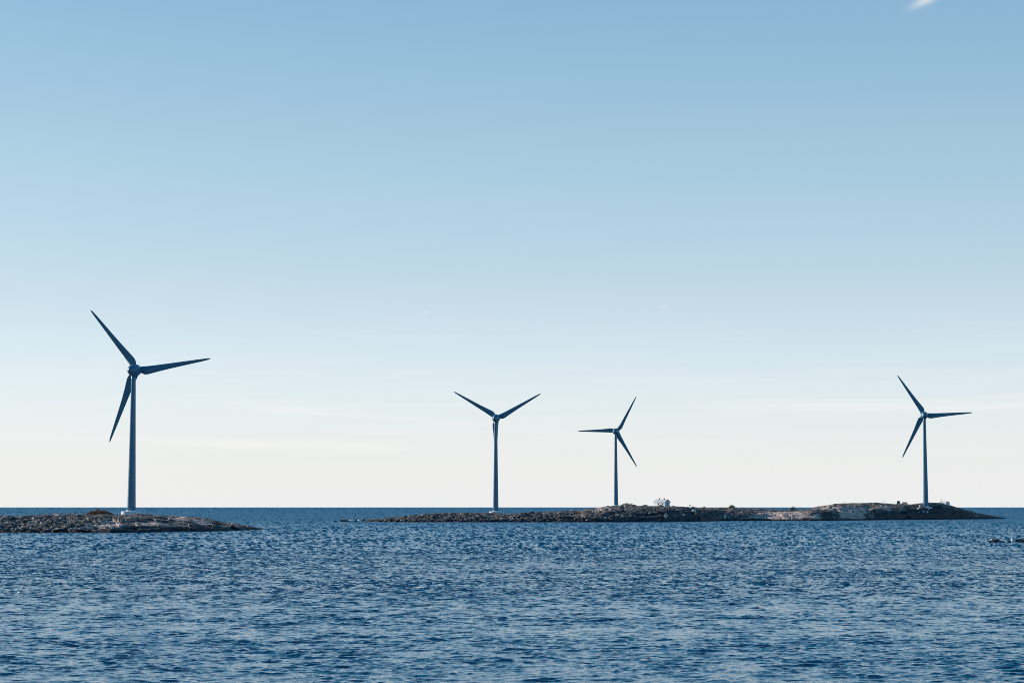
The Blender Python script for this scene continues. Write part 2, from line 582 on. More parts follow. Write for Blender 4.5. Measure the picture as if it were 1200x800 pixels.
MAIN = Island('rocky_island', 426, 1178,
              [(426, 609.9), (432, 608.7), (445, 607.8), (460, 606.1), (480, 604.4), (500, 602.2), (520, 601.2), (540, 600.6), (560, 600.6), (575, 601.2), (600, 601.6), (620, 600.2), (650, 599.2), (680, 597.6), (700, 594.8), (710, 593.2), (722, 592.4), (735, 592.2), (750, 592.4), (775, 592.6), (790, 593), (800, 593.6), (815, 594.2), (825, 595), (840, 594.2), (850, 594.2), (870, 595.2), (890, 596), (910, 597), (925, 597.4), (935, 597), (950, 596), (957, 593.6), (970, 591.6), (978, 590), (1000, 589.0), (1025, 588.6), (1033, 589.4), (1050, 590.2), (1063, 590.6), (1080, 589.2), (1088, 589.4), (1095, 590.2), (1105, 592), (1115, 594.2), (1125, 597), (1135, 599.2), (1145, 601.6), (1155, 603.4), (1165, 604.7), (1176, 606.6), (1178, 607.3)],
              [(426, 610.9), (445, 611.3), (480, 611.6), (700, 611.6), (780, 611.4), (815, 611), (850, 610.2), (900, 609.9), (950, 610), (1000, 609.4), (1060, 608.8), (1120, 608.2), (1178, 607.7)],
              [(426, 1250), (480, 1300), (580, 1384), (640, 1450), (690, 1600), (722, 1734), (760, 1640), (790, 1540), (850, 1560), (920, 1600), (960, 1560), (1000, 1510), (1083, 1478), (1120, 1480), (1178, 1530)],
              90,
              [(426, 1), (640, 1), (715, 0.75), (750, 0.35), (800, 0.22), (840, 0.3), (856, 0.6), (875, 0.35), (930, 0.2), (960, 0.4), (985, 0.3), (1030, 0.15), (1178, 0.1)],
              [(917, 28, -0.2, 0.85, 1.0), (890, 14, 0.2, 0.7, 0.6), (994, 16, 0.12, 0.75, 0.85), (1012, 20, 0.35, 0.72, 0.65), (1006, 12, -0.1, 0.3, 0.8), (1042, 16, 0.58, 0.82, 0.65), (1150, 14, 0.4, 0.9, 0.6), (705, 12, 0.75, 1.1, 0.7), (560, 120, 0.15, 0.9, 0.2), (958, 6, -0.1, 0.45, 0.9), (970, 22, 0.72, 1.0, 0.45), (795, 48, -0.3, 0.85, -1.0), (1105, 55, -0.3, 0.92, -0.85), (1048, 26, -0.3, 0.52, -0.9), (650, 70, -0.3, 0.45, -0.8), (968, 10, -0.3, 0.5, -0.9), (884, 14, -0.3, 0.2, -0.9), (540, 60, -0.3, 0.3, -0.5)],
              202, 1500, 300, 15.0)

# ------------------------------------------------------------------ boulders
_phi = (1 + 5 ** 0.5) / 2


def ico(sub):
    v = [(-1, _phi, 0), (1, _phi, 0), (-1, -_phi, 0), (1, -_phi, 0), (0, -1, _phi), (0, 1, _phi), (0, -1, -_phi), (0, 1, -_phi), (_phi, 0, -1), (_phi, 0, 1), (-_phi, 0, -1), (-_phi, 0, 1)]
    v = [Vector(p).normalized() for p in v]
    f = [(0, 11, 5), (0, 5, 1), (0, 1, 7), (0, 7, 10), (0, 10, 11), (1, 5, 9), (5, 11, 4), (11, 10, 2), (10, 7, 6), (7, 1, 8), (3, 9, 4), (3, 4, 2), (3, 2, 6), (3, 6, 8), (3, 8, 9), (4, 9, 5), (2, 4, 11), (6, 2, 10), (8, 6, 7), (9, 8, 1)]
    for _ in range(sub):
        mid, nf = {}, []

        def m(a, b):
            k = (min(a, b), max(a, b))
            if k not in mid:
                v.append(((v[a] + v[b]) / 2).normalized())
                mid[k] = len(v) - 1
            return mid[k]
        for a, b, c in f:
            ab, bc, ca = m(a, b), m(b, c), m(c, a)
            nf += [(a, ab, ca), (b, bc, ab), (c, ca, bc), (ab, bc, ca)]
        f = nf
    return np.array([tuple(p) for p in v]), np.array(f)


ICO1, ICO1F = ico(1)
ICO2, ICO2F = ico(2)


def rock_shape(base, seed, chop=7):
    """an angular stone: a ball cut by random planes"""
    r = np.random.default_rng(seed)
    p = base.copy()
    for _ in range(chop):
        n = r.normal(size=3)
        n /= np.linalg.norm(n)
        lim = r.uniform(0.45, 0.8)
        over = p @ n - lim
        p = p - np.where(over > 0, over, 0)[:, None] * n
    return p * (1 + 0.06 * r.normal(size=(len(p), 1)))


SHAPES1 = [rock_shape(ICO1, 500 + k) for k in range(24)]


def rubble_mesh(name, island, n, px_lo, px_hi, s_lo, s_hi, size, pale_p, seed):
    """a broken shore nobody could count: one object"""
    r = np.random.default_rng(seed)
    PX = r.uniform(px_lo, px_hi, n)
    SS = s_lo + (s_hi - s_lo) * r.uniform(0, 1, n) ** 1.6
    w = island.S(island.tabs[3], PX)
    keep = r.uniform(0, 1, n) < w
    PX, SS = PX[keep], SS[keep]
    X, Y = island.xy(PX, SS)
    Z = island.height(X, Y, PX, SS)
    Vs, Fs, A = [], [], []
    b = 0
    for i in range(len(X)):
        s = size * math.exp(r.normal() * 0.38)
        s = min(s, max(0.25, Z[i] * 0.35 + 0.3)) * (1 - 0.5 * min(1, max(0, (SS[i] - 0.3) / 0.4)))
        sh = SHAPES1[r.integers(24)] * (s * np.array([r.uniform(0.8, 1.4), r.uniform(0.8, 1.2), r.uniform(0.6, 0.95)]))
        a = r.uniform(0, 6.28)
        c, q = math.cos(a), math.sin(a)
        sh = sh @ np.array([[c, q, 0], [-q, c, 0], [0, 0, 1]])
        Vs.append(sh + np.array([X[i], Y[i], Z[i] - s * 0.12]))
        Fs.append(ICO1F + b)
        A.append(np.full(len(sh), 1.0 if r.uniform() < pale_p else r.uniform(0, 0.2)))
        b += len(sh)
    me = mesh_np(name, np.concatenate(Vs), np.concatenate(Fs), BOULDER, smooth=False)
    at_ = me.attributes.new('pale', 'FLOAT', 'POINT')
    at_.data.foreach_set('value', np.concatenate(A).astype(np.float32))
    return tag(link(name, me), kind='stuff')


rubble_mesh('shore_rubble', LEFT, 900, -120, 160, 0.0, 0.7, 0.72, 0.22, 31)
rubble_mesh('shore_rubble', MAIN, 1700, 434, 980, 0.0, 0.8, 0.95, 0.14, 32)


def boulder(label, px, py_top, Y, w, h, pale, seed, group=None, island=None, z=None, name='boulder', sub=ICO2, d=None):
    p = at(px, py_top, Y)
    sh = rock_shape(sub, seed, 9)
    lo, hi = sh.min(0), sh.max(0)
    sh = (sh - (lo + hi) / 2) / (hi - lo)
    full = h * 1.5
    sh = sh * np.array([w, d or w * 0.8, full])
    sh[:, 2] += h - full / 2
    me = mesh_np(name, sh, ICO2F if sub is ICO2 else ICO1F, BOULDER, smooth=False)
    a = me.attributes.new('pale', 'FLOAT', 'POINT')
    a.data.foreach_set('value', np.full(len(sh), pale, np.float32))
    o = link(name, me, None, (p.x, p.y, p.z - h))
    return tag(o, label, 'rock', group)


def on_island(isl, px, s):
    X, Y = isl.xy(np.array([float(px)]), np.array([float(s)]))
    Z = isl.height(X, Y, np.array([float(px)]), np.array([float(s)]))
    return float(X[0]), float(Y[0]), float(Z[0])


def boulder_on(label, isl, px, s, w, h, pale, seed, group=None):
    x, y, z = on_island(isl, px, s)
    sh = rock_shape(ICO2, seed, 9)
    lo, hi = sh.min(0), sh.max(0)
    sh = (sh - (lo + hi) / 2) / (hi - lo) * np.array([w, w * 0.85, h * 1.5])
    sh[:, 2] += h * 0.25
    me = mesh_np('boulder', sh, ICO2F, BOULDER, smooth=False)
    a = me.attributes.new('pale', 'FLOAT', 'POINT')
    a.data.foreach_set('value', np.full(len(sh), pale, np.float32))
    return tag(link('boulder', me, None, (x, y, z)), label, 'rock', group)


# skerries in the open water at the right
Yk = shore_Y(635.0)
boulder('flat black skerry rock awash left of the white-topped one', 1166, 631.0, Yk, 3.9, 0.9, 0.0, 71)
boulder('small black rock tapering off the right end of the flat skerry', 1174, 632.6, Yk + 1, 2.4, 0.55, 0.0, 72)
boulder('little pale rock capping the left end of the flat black skerry', 1161.5, 630.9, Yk + 0.6, 0.7, 0.5, 1.5, 73)
boulder('rounded white-topped boulder standing in the water near the right edge', 1187, 630.4, Yk + 1, 1.3, 1.05, 1.5, 74)
boulder('low black rock against the left foot of the white-topped boulder', 1182.6, 633.0, Yk, 1.6, 0.5, 0.0, 75)
boulder('long dark skerry rock leaving the photo at the right edge', 1195.8, 631.0, Yk + 2, 4.6, 0.95, 0.0, 76)
boulder('pale low ledge in front of the dark skerry at the right edge', 1196, 634.0, Yk - 2, 2.6, 0.3, 0.9, 77)
# tiny rocks off the left tip of the long island
Yt = shore_Y(610.7)
for px, w, h, pale, lab in ((393, 2.4, 0.5, 0.2, 'smallest grey rock awash farthest off the long island tip'), (403.5, 6.0, 0.7, 0.0, 'thin black rock sliver just left of the pale ledge off the island tip'), (412, 4.5, 0.7, 1.5, 'pale flat ledge awash off the long island tip'), (420.5, 2.0, 0.8, 1.5, 'pale stone between the flat ledge and the long island tip'), (417, 2.0, 0.6, 0.0, 'black stone right of the pale flat ledge'), (426, 2.4, 1.0, 0.4, 'grey stone touching the left tip of the long island')):
    p = at(px, 610.7, Yt)
    boulder(lab, px, 610.7 - 1.6 * h / Yt * F_PX, Yt, w, 1.6 * h, pale, int(px) + 3)
# pale blocks below the rightmost turbine and the lone white stones on the dark slopes
for px, s, w, h, lab in ((1081, 0.62, 5.0, 2.6, 'largest pinkish block below the rightmost turbine'),
                         (1076, 0.45, 1.6, 1.8, 'upright white stone left of the pinkish block by the rightmost turbine'),
                         (1088, 0.50, 2.2, 2.0, 'white round boulder right of the pinkish block by the rightmost turbine'),
                         (1082, 0.36, 2.2, 1.2, 'low white stone straight below the pinkish block'),
                         (1077, 0.30, 2.0, 0.9, 'flat grey stone lowest of the pale group below the rightmost turbine'),
                         (1086.5, 0.34, 2.0, 1.0, 'pale stone below the white round boulder near the rightmost turbine')):
    boulder_on(lab, MAIN, px, s, w, h, 1.5 if 'white' in lab else 1.0, int(px * 3) + 1, 'pale blocks below the rightmost turbine')
boulder_on('white boulder alone on the dark slope right of the cottage', MAIN, 813, 0.09, 3.0, 1.4, 1.5, 811)
boulder_on('white stone near the water between the cottage slope and the pink slabs', MAIN, 849, 0.04, 2.0, 1.9, 1.5, 812)
boulder_on('pale forked block standing at the water right of the pink slabs', MAIN, 955, 0.02, 3.6, 2.6, 1.0, 813)
boulder_on('left of two small white stones on the dark smooth shore', MAIN, 1033, 0.3, 1.5, 1.6, 1.5, 814)
boulder_on('right of two small white stones on the dark smooth shore', MAIN, 1038.5, 0.34, 1.4, 1.4, 1.5, 815)
boulder_on('pale stone halfway down the tail of the left island', LEFT, 239, 0.3, 2.0, 1.2, 1.0, 816)
boulder_on('upright pale stone low on the tail of the left island', LEFT, 274, 0.3, 1.5, 1.3, 1.0, 817)
boulder_on('last small pale stone toward the tip of the left island', LEFT, 291, 0.4, 1.0, 1.0, 1.0, 818)
rb = random.Random(9)
for k in range(44):
    boulder_on('grey angular boulder among the shore rubble of the left island', LEFT, rb.uniform(2, 118), rb.uniform(0.005, 0.22), rb.uniform(1.2, 2.4), rb.uniform(0.6, 1.2), rb.choice((0, 0.2, 0.3, 0.8, 1.0)), 900 + k, 'boulders in the rubble of the left island')
for k in range(64):
    boulder_on('grey angular boulder on the rubble shore of the long island', MAIN, rb.uniform(446, 800), rb.uniform(0.005, 0.16), rb.uniform(1.6, 3.0), rb.uniform(0.8, 1.5), rb.choice((0, 0.1, 0.3, 0.7, 1.0)), 1000 + k, 'boulders on the rubble shore of the long island')

# ------------------------------------------------------------------ wind turbines
BLADE_R = 35.5
TOWER_H = 62.6
HUB_S = 4.6
TILT = R(4.0)                       # rotor plane ahead of the tower axis


def build_tower_mesh():
    mb = MB()
    prof = []
    for k in range(33):
        z = TOWER_H * k / 32
        q = k / 32
        r = 1.03 + 0.90 * (1 - q) ** 1.1
        prof.append((r, z))
    mb.lathe(prof, 48)
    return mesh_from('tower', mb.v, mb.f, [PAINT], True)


def egg_r(s):
    if s < 1.6:
        return 2.75 * math.sqrt(max(0, 1 - abs((s - 1.6) / 6.9) ** 2.15))
    return 2.75 * math.sqrt(max(0, 1 - ((s - 1.6) / 5.0) ** 2.3))


AX = Matrix(((1, 0, 0, 0), (0, 0, 1, 0), (0, -1, 0, 0), (0, 0, 0, 1)))   # lathe z -> +y


def egg_mesh(name, s0, s1):
    mb = MB()
    n = 28
    prof = []
    for k in range(n + 1):
        q = k / n
        s = s0 + (s1 - s0) * (0.5 - 0.5 * math.cos(math.pi * q))
        prof.append((max(egg_r(s), 0.015), s))
    mb.lathe(prof, 40, 0, AX)
    return mb


def build_nacelle_mesh():
    mb = egg_mesh('nacelle', -5.28, 2.15)
    mb.lathe([(1.12, -3.6), (1.12, -1.4), (1.3, -0.6), (1.6, 0.2)], 32)          # neck onto the tower
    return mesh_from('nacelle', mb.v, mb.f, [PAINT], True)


def build_hub_mesh():
    mb = egg_mesh('hub', 2.27, 6.58)
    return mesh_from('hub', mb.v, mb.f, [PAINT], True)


def build_blade_mesh():
    """radial = +Z, trailing edge towards +X, upwind = +Y"""
    st = [(1.7, 2.5, 0.75, 0.05, 22), (2.6, 3.0, 0.58, 0.16, 21), (3.4, 3.4, 0.46, 0.26, 19), (4.4, 3.55, 0.38, 0.32, 17), (5.6, 3.4, 0.34, 0.34, 15), (7.5, 3.1, 0.30, 0.34, 12), (10, 2.75, 0.27, 0.33, 9), (14, 2.32, 0.23, 0.31, 6), (18, 1.98, 0.21, 0.30, 4), (23, 1.6, 0.19, 0.29, 2.5), (28, 1.24, 0.17, 0.28, 1), (32, 0.92, 0.16, 0.27, 0.5), (34.3, 0.62, 0.15, 0.25, 0), (35.2, 0.36, 0.15, 0.2, 0), (BLADE_R, 0.12, 0.2, 0.1, 0)]
    rs = np.linspace(1.7, BLADE_R, 60)
    st = [(a_, b_ * 1.17, c_, d_, e_) for a_, b_, c_, d_, e_ in st]
    cols = [np.interp(rs, [a[0] for a in st], [a[i] for a in st]) for i in range(1, 5)]
    n = 24
    vs, fs = [], []
    for r, c, th, off, tw in zip(rs, *cols):
        ct, stw = math.cos(R(tw + 3)), math.sin(R(tw + 3))
        flex = -0.3 * (r / BLADE_R) ** 2.2                 # bent downwind
        for k in range(n):
            a = 2 * math.pi * k / n
            xx = 0.5 * math.cos(a)                         # -0.5 leading .. 0.5 trailing
            taper = 1.0 if th > 0.95 else (0.5 - xx) ** 0.55 * 1.35 + 0.04
            if th > 0.6:
                taper = 1 + (taper - 1) * (1 - th) / 0.4 if th > 0.6 else taper
            yy = 0.5 * math.sin(a) * th * min(taper, 1.25)
            X = (xx + off * 0.62) * c
            Yv = yy * c
            vs.append((X * ct + Yv * stw, Yv * ct - X * stw + flex, r))
    m = len(rs)
    for i in range(m - 1):
        for k in range(n):
            k2 = (k + 1) % n
            fs.append((i * n + k, i * n + k2, (i + 1) * n + k2, (i + 1) * n + k))
    fs.append(tuple(reversed(range(n))))
    fs.append(tuple((m - 1) * n + k for k in range(n)))
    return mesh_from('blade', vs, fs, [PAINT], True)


def build_foundation_mesh():
    mb = MB()
    mb.lathe([(4.6, -2.5), (4.6, 1.05), (4.5, 1.15), (2.4, 1.2), (2.3, 1.6), (2.0, 1.62)], 40)
    return mesh_from('foundation', mb.v, mb.f, [CONCRETE], False)


def build_vent_mesh():
    mb = MB()
    for k in range(4):
        mb.box(-0.45, 0.45, -0.06, 0.06, -0.36 + 0.2 * k, -0.24 + 0.2 * k)
    mb.box(-0.5, 0.5, 0.0, 0.05, -0.42, 0.44)
    return mesh_from('vent', mb.v, mb.f, [DARK], False)


def build_mast_mesh():
    mb = MB()
    mb.tube((0, 0, -0.4), (0, 0, 1.5), 0.05, 0.035, 6)
    mb.tube((-0.45, 0, 1.2), (0.45, 0, 1.2), 0.03, 0.03, 6)
    mb.lathe([(0.09, 1.2), (0.09, 1.42)], 8, 0, Matrix.Translation((0.45, 0, 0)))
    mb.lathe([(0.09, 1.2), (0.09, 1.42)], 8, 0, Matrix.Translation((-0.45, 0, 0)))
    return mesh_from('sensor_mast', mb.v, mb.f, [DARK], False)


ME = dict(tower=build_tower_mesh(), nacelle=build_nacelle_mesh(), hub=build_hub_mesh(), blade=build_blade_mesh(), foundation=build_foundation_mesh(), vent=build_vent_mesh(), sensor_mast=build_mast_mesh())


def turbine(px_tower, px_base, py_hub, py_base, Y, yaw, a0, label, isl):
    """yaw: direction the rotor looks, degrees right of +Y; a0: angle of the first blade, seen from the camera's side"""
    hub = at(px_tower, py_hub, Y)
    base = at(px_base, py_base, Y)
    root = thing('wind_turbine', label, 'wind turbine', (hub.x, Y, base.z), 0, 'wind turbines on the rocky islands')
    link('foundation', ME['foundation'], root)
    H = hub.z - base.z
    tw = link('tower', ME['tower'], root, (0, 0, 1.6))
    tw.scale = (1, 1, (H - 1.6 - 2.2) / TOWER_H)
    nac = link('nacelle', ME['nacelle'], root, (0, 0, H))
    nac.rotation_euler = (TILT, 0, -R(yaw))
    v = link('vent', ME['vent'], nac, (-0.3, -5.05, -0.55))
    v.rotation_euler = (R(-18), 0, 0)
    link('sensor_mast', ME['sensor_mast'], nac, (0, -2.6, 2.1))
    yawM = Matrix.Rotation(-R(yaw), 4, 'Z')
    hb = link('hub', ME['hub'], root, (0, 0, H))
    hb.rotation_euler = (TILT, 0, -R(yaw))
    for k in range(3):
        a = a0 + 120 * k
        b = link('blade', ME['blade'], root)
        # radial +Z turned to angle a (from +X, counter-clockwise as seen looking along +Y)
        b.matrix_local = Matrix.Translation((0, 0, H)) @ yawM @ Matrix.Rotation(TILT, 4, 'X') @ Matrix.Translation((0, HUB_S, 0)) @ Matrix.Rotation(R(90 - a), 4, 'Y')
    return root


turbine(156.6, 155.6, 433.6, 601.8, 908, 8.0, 8.2, 'nearest and tallest wind turbine, standing alone on the left island', LEFT)
turbine(581.0, 581.0, 489.8, 600.9, 1384, 8.0, 28.5, 'wind turbine with two blades raised in a Y beside the low rubble point', MAIN)
turbine(721.5, 721.2, 505.4, 593.6, 1734, 18.0, 59.2, 'smallest wind turbine, farthest off, with one blade level to the left', MAIN)
turbine(1083.2, 1083.6, 486.4, 595.6, 1475, 9.0, 2.8, 'rightmost wind turbine, on the smooth dark hump by pale blocks', MAIN)

# ------------------------------------------------------------------ cottage
Yc = 1500
cp = at(775.5, 593.0, Yc)
cot = thing('cottage', 'small white wooden cottage with a porch on the long island ridge', 'house', (cp.x, Yc, cp.z), R(-48))
L, W, EH, RH = 11.6, 5.2, 3.3, 5.1     # x: length, y: width; the long wall looks along -y, the gable is at +x
wl = MB()
x0, x1, y0, y1 = -L / 2 + 3.2, L / 2, -W / 2, W / 2
wl.add([(x0, y0, -1), (x1, y0, -1), (x1, y1, -1), (x0, y1, -1), (x0, y0, EH), (x1, y0, EH), (x1, y1, EH), (x0, y1, EH), (x0, 0, RH - 0.15), (x1, 0, RH - 0.15)],
       [(0, 1, 5, 4), (2, 3, 7, 6), (1, 2, 6, 9, 5), (3, 0, 4, 8, 7)])
wl.box(-L / 2, x0 - 0.003, 0.4, y1, -1, EH - 0.05)
wl.build('wall', WHITE_WALL, cot)
rf = MB()
ex = 0.45
for sgn in (-1, 1):
    a = [(-L / 2 - ex, sgn * (W / 2 + 0.5), EH - 0.32), (L / 2 + ex, sgn * (W / 2 + 0.5), EH - 0.32), (L / 2 + ex, 0, RH), (-L / 2 - ex, 0, RH)]
    b = [(p[0], p[1], p[2] + 0.16) for p in a]
    rf.add(a + b, [(0, 1, 2, 3), (4, 7, 6, 5), (0, 4, 5, 1), (1, 5, 6, 2), (2, 6, 7, 3), (3, 7, 4, 0)])
roof = rf.build('roof', GREY_ROOF, cot)
for sgn in (-1, 1):
    bb = MB()
    q0, q1 = Vector((L / 2 + ex + 0.004, sgn * (W / 2 + 0.5), EH - 0.40)), Vector((L / 2 + ex + 0.004, sgn * 0.002, RH - 0.08))
    up, dp = Vector((0, 0, 0.34)), Vector((0.06, 0, 0))
    bb.add([q0, q1, q1 + up, q0 + up, q0 + dp, q1 + dp, q1 + up + dp, q0 + up + dp], [(0, 3, 2, 1), (4, 5, 6, 7), (0, 1, 5, 4), (1, 2, 6, 5), (2, 3, 7, 6), (3, 0, 4, 7)])
    bb.build('barge_board', DARK, roof)
for cx in (-2.4, 2.6):
    ch = MB()
    ch.box(cx - 0.35, cx + 0.35, -0.35, 0.35, RH - 0.6, RH + 0.85)
    ch.box(cx - 0.42, cx + 0.42, -0.42, 0.42, RH + 0.85, RH + 1.0)
    ch.build('chimney', BRICK, roof)
pr = MB()
for px_ in (-L / 2 + 0.1, -L / 2 + 1.6):
    pr.box(px_ - 0.09, px_ + 0.09, y0 + 0.05, y0 + 0.23, -0.8, EH)
pr.box(-L / 2, x0 - 0.02, y0, 0.38, -0.85, -0.02)
pr.build('porch', WHITE_WALL, cot)
for wx in (-1.0, 3.2):
    w_ = MB()
    w_.box(wx - 0.6, wx + 0.6, y0 - 0.05, y0 - 0.004, 1.0, 2.3)
    fr = w_.build('window', WHITE_WALL, cot)
    g = MB()
    g.box(wx - 0.5, wx + 0.5, y0 - 0.058, y0 - 0.053, 1.1, 2.2)
    g.build('pane', GLASS, fr)
w_ = MB()
w_.box(x1 + 0.004, x1 + 0.05, -0.65, 0.65, 0.7, 2.6)
fr = w_.build('window', WHITE_WALL, cot)
g = MB()
g.box(x1 + 0.053, x1 + 0.058, -0.52, 0.52, 0.8, 2.5)
g.build('pane', GLASS, fr)
d_ = MB()
d_.box(-L / 2 + 0.9, -L / 2 + 1.8, 0.34, 0.397, 0.0, 2.1)
d_.build('door_or_shade_panel', DARK, cot)

# round-roofed white hut on the far side of the right hump
Yh = 1560
hp = at(1106.5, 593.5, Yh)
hut = thing('hut', 'small white hut with a rounded roof behind the hump beside the rightmost turbine', 'hut', (hp.x, Yh, hp.z), R(-48))
hb = MB()
n = 14
prof = [(-2.6, -2.0), (2.6, -2.0), (2.6, 2.4)] + [(2.6 * math.cos(math.pi * k / n), 2.4 + 1.9 * math.sin(math.pi * k / n)) for k in range(1, n)] + [(-2.6, 2.4)]
vsA = [(3.4, y, z) for y, z in prof] + [(-3.4, y, z) for y, z in prof]
m_ = len(prof)
hb.add(vsA, [tuple(range(m_)), tuple(reversed(range(m_, 2 * m_)))] + [(i, m_ + i, m_ + (i + 1) % m_, (i + 1) % m_) for i in range(m_)])
hb.build('body', WHITE_WALL, hut)
dd = MB()
dd.box(3.404, 3.46, -0.55, 0.55, -1.0, 1.4)
dd.build('door_or_shade_panel', SIGN_GREY, hut)
vp = MB()
vp.lathe([(0.22, 3.9), (0.22, 5.6), (0.36, 5.65), (0.3, 5.95)], 12, 0, Matrix.Translation((-2.6, -0.4, 0)))
vp.build('vent_pipe', DARK, hut)

# round board on a post, shed, black box, thin posts on the ridge
Ys = 1505
sp = at(1053, 592.0, Ys)
sg = thing('round_board', 'grey round board on a short post along the ridge left of the rightmost turbine', 'sign', (sp.x, Ys, sp.z), R(-15))
b_ = MB()
b_.lathe([(1.25, -0.07), (1.32, -0.03), (1.32, 0.03), (1.25, 0.07)], 24, 0, Matrix.Translation((0, -0.22, 2.3)) @ Matrix.Rotation(R(90), 4, 'X'))
b_.build('board', SIGN_GREY, sg)
b_ = MB()
b_.lathe([(0.20, -1.0), (0.17, 2.9)], 12)
b_.build('post', DARK, sg)
sp = at(1060, 592.2, Ys)
sh = thing('shed', 'little faded red shed with its shaded end painted dark on the ridge near the round board', 'shed', (sp.x, Ys, sp.z), R(-38))
b_ = MB()
b_.box(-1.7, 1.7, -1.1, 1.1, -1.2, 2.1)
b_.build('wall', PINK_BOARD, sh)
b_ = MB()
b_.add([(-1.9, -1.3, 2.15), (1.9, -1.3, 2.15), (1.9, 1.3, 2.55), (-1.9, 1.3, 2.55), (-1.9, -1.3, 2.27), (1.9, -1.3, 2.27), (1.9, 1.3, 2.67), (-1.9, 1.3, 2.67)],
       [(0, 3, 2, 1), (4, 5, 6, 7), (0, 1, 5, 4), (1, 2, 6, 5), (2, 3, 7, 6), (3, 0, 4, 7)])
b_.build('roof', DARK, sh)
b_ = MB()
b_.box(1.703, 1.76, -0.9, 0.9, -0.6, 1.95)
b_.build('door_or_shade_panel', DARK, sh)  # dark panel over the end stands in for its shade
sp = at(743, 592.6, 1640)
cr = thing('storage_box', 'low black box on the ridge beside the bare shrubs of the farthest turbine', 'box', (sp.x, 1640, sp.z), R(6))
b_ = MB()
b_.box(-1.5, 1.5, -0.7, 0.7, -0.4, 0.85)
b_.build('body', DARK, cr)
b_ = MB()
b_.box(-1.6, 1.6, -0.8, 0.8, 0.853, 1.05)
b_.build('lid', DARK, cr)


def post(px, py, Y, h, label, mat=DARK, cross=False):
    p = at(px, py, Y)
    o = MB()
    o.lathe([(0.13, -1.5), (0.11, h)], 8)
    if cross:
        o.box(-0.55, 0.55, -0.16, -0.12, h - 0.9, h - 0.15)
    q = o.build('post', mat, None, (p.x, Y, p.z))
    return tag(q, label, 'post')


post(1035, 590.0, 1500, 2.6, 'thin dark post on the ridge between the high rock top and the round board', TWIG)
post(808.5, 594.2, 1540, 2.0, 'short brown post with a small board right of the cottage', BRICK, True)
post(811.5, 594.4, 1538, 1.7, 'plain brown post next to the post with the small board', BRICK)


# ------------------------------------------------------------------ shrubs
def shrub(px, py, Y, w, h, label, twig, leaf=None, seed=1, n_stem=9, leaf_n=0, leaf_s=0.25, mound=False, thick=0.05):
    r = random.Random(seed)
    p = at(px, py, Y)
    root = thing('shrub', label, 'shrub', (p.x, Y, p.z - 0.3), 0, 'shrubs on the rocky islands')
    mb = MB()
    ends = []

    def grow(a, d, ln, rad, lev):
        b = a + d * ln
        mb.tube(a, b, rad, rad * 0.7, 3)
        ends.append(b)
        if lev == 0:
            return
        for _ in range(r.choice((2, 3, 3))):
            nd = (d + Vector((r.uniform(-1, 1), r.uniform(-1, 1), r.uniform(-0.3, 0.8))) * 0.6).normalized()
            grow(a + d * ln * r.uniform(0.5, 1.0), nd, ln * r.uniform(0.5, 0.8), rad * 0.62, lev - 1)
    for _ in range(n_stem):
        sx = r.uniform(-0.5, 0.5) * w * 0.8
        edge = 1 - abs(sx) / (w * 0.62)
        d = Vector((sx / w * 1.0 + r.uniform(-0.25, 0.25), r.uniform(-0.4, 0.4), 1.0)).normalized()
        grow(Vector((sx, r.uniform(-0.3, 0.3) * w * 0.5, -0.3)), d, h * 0.42 * (0.45 + 0.55 * edge) * r.uniform(0.75, 1.15), thick * r.uniform(0.8, 1.2), 3)
    tag(mb.build('twigs', twig, root), kind='stuff')
    if leaf is not None and leaf_n:
        V, Fc = [], []
        for _ in range(leaf_n):
            if mound:
                a = r.uniform(0, 6.283)
                q = r.uniform(0, 1) ** 0.5
                x, y = q * math.cos(a) * w / 2, q * math.sin(a) * w / 2.6
                top = h * (max(0, 1 - q ** 2.2)) * (0.72 + 0.28 * math.sin(x * 1.3 + seed) * math.cos(y * 1.1 + x * 0.5))
                c = Vector((x, y, top * r.uniform(0.55, 1.06)))
            else:
                e = r.choice(ends)
                c = e + Vector((r.gauss(0, 0.22), r.gauss(0, 0.22), r.gauss(0, 0.18)))
            s = leaf_s * r.uniform(0.5, 1.3)
            u = Vector((r.gauss(0, 1), r.gauss(0, 1), r.gauss(0, 1))).normalized()
            v_ = u.orthogonal().normalized()
            b = len(V)
            V += [c - u * s, c + v_ * s * 0.5, c + u * s, c - v_ * s * 0.5]
            Fc.append((b, b + 1, b + 2, b + 3))
        me = mesh_from('foliage', V, Fc, [leaf])
        link('foliage', me, root)
    return root


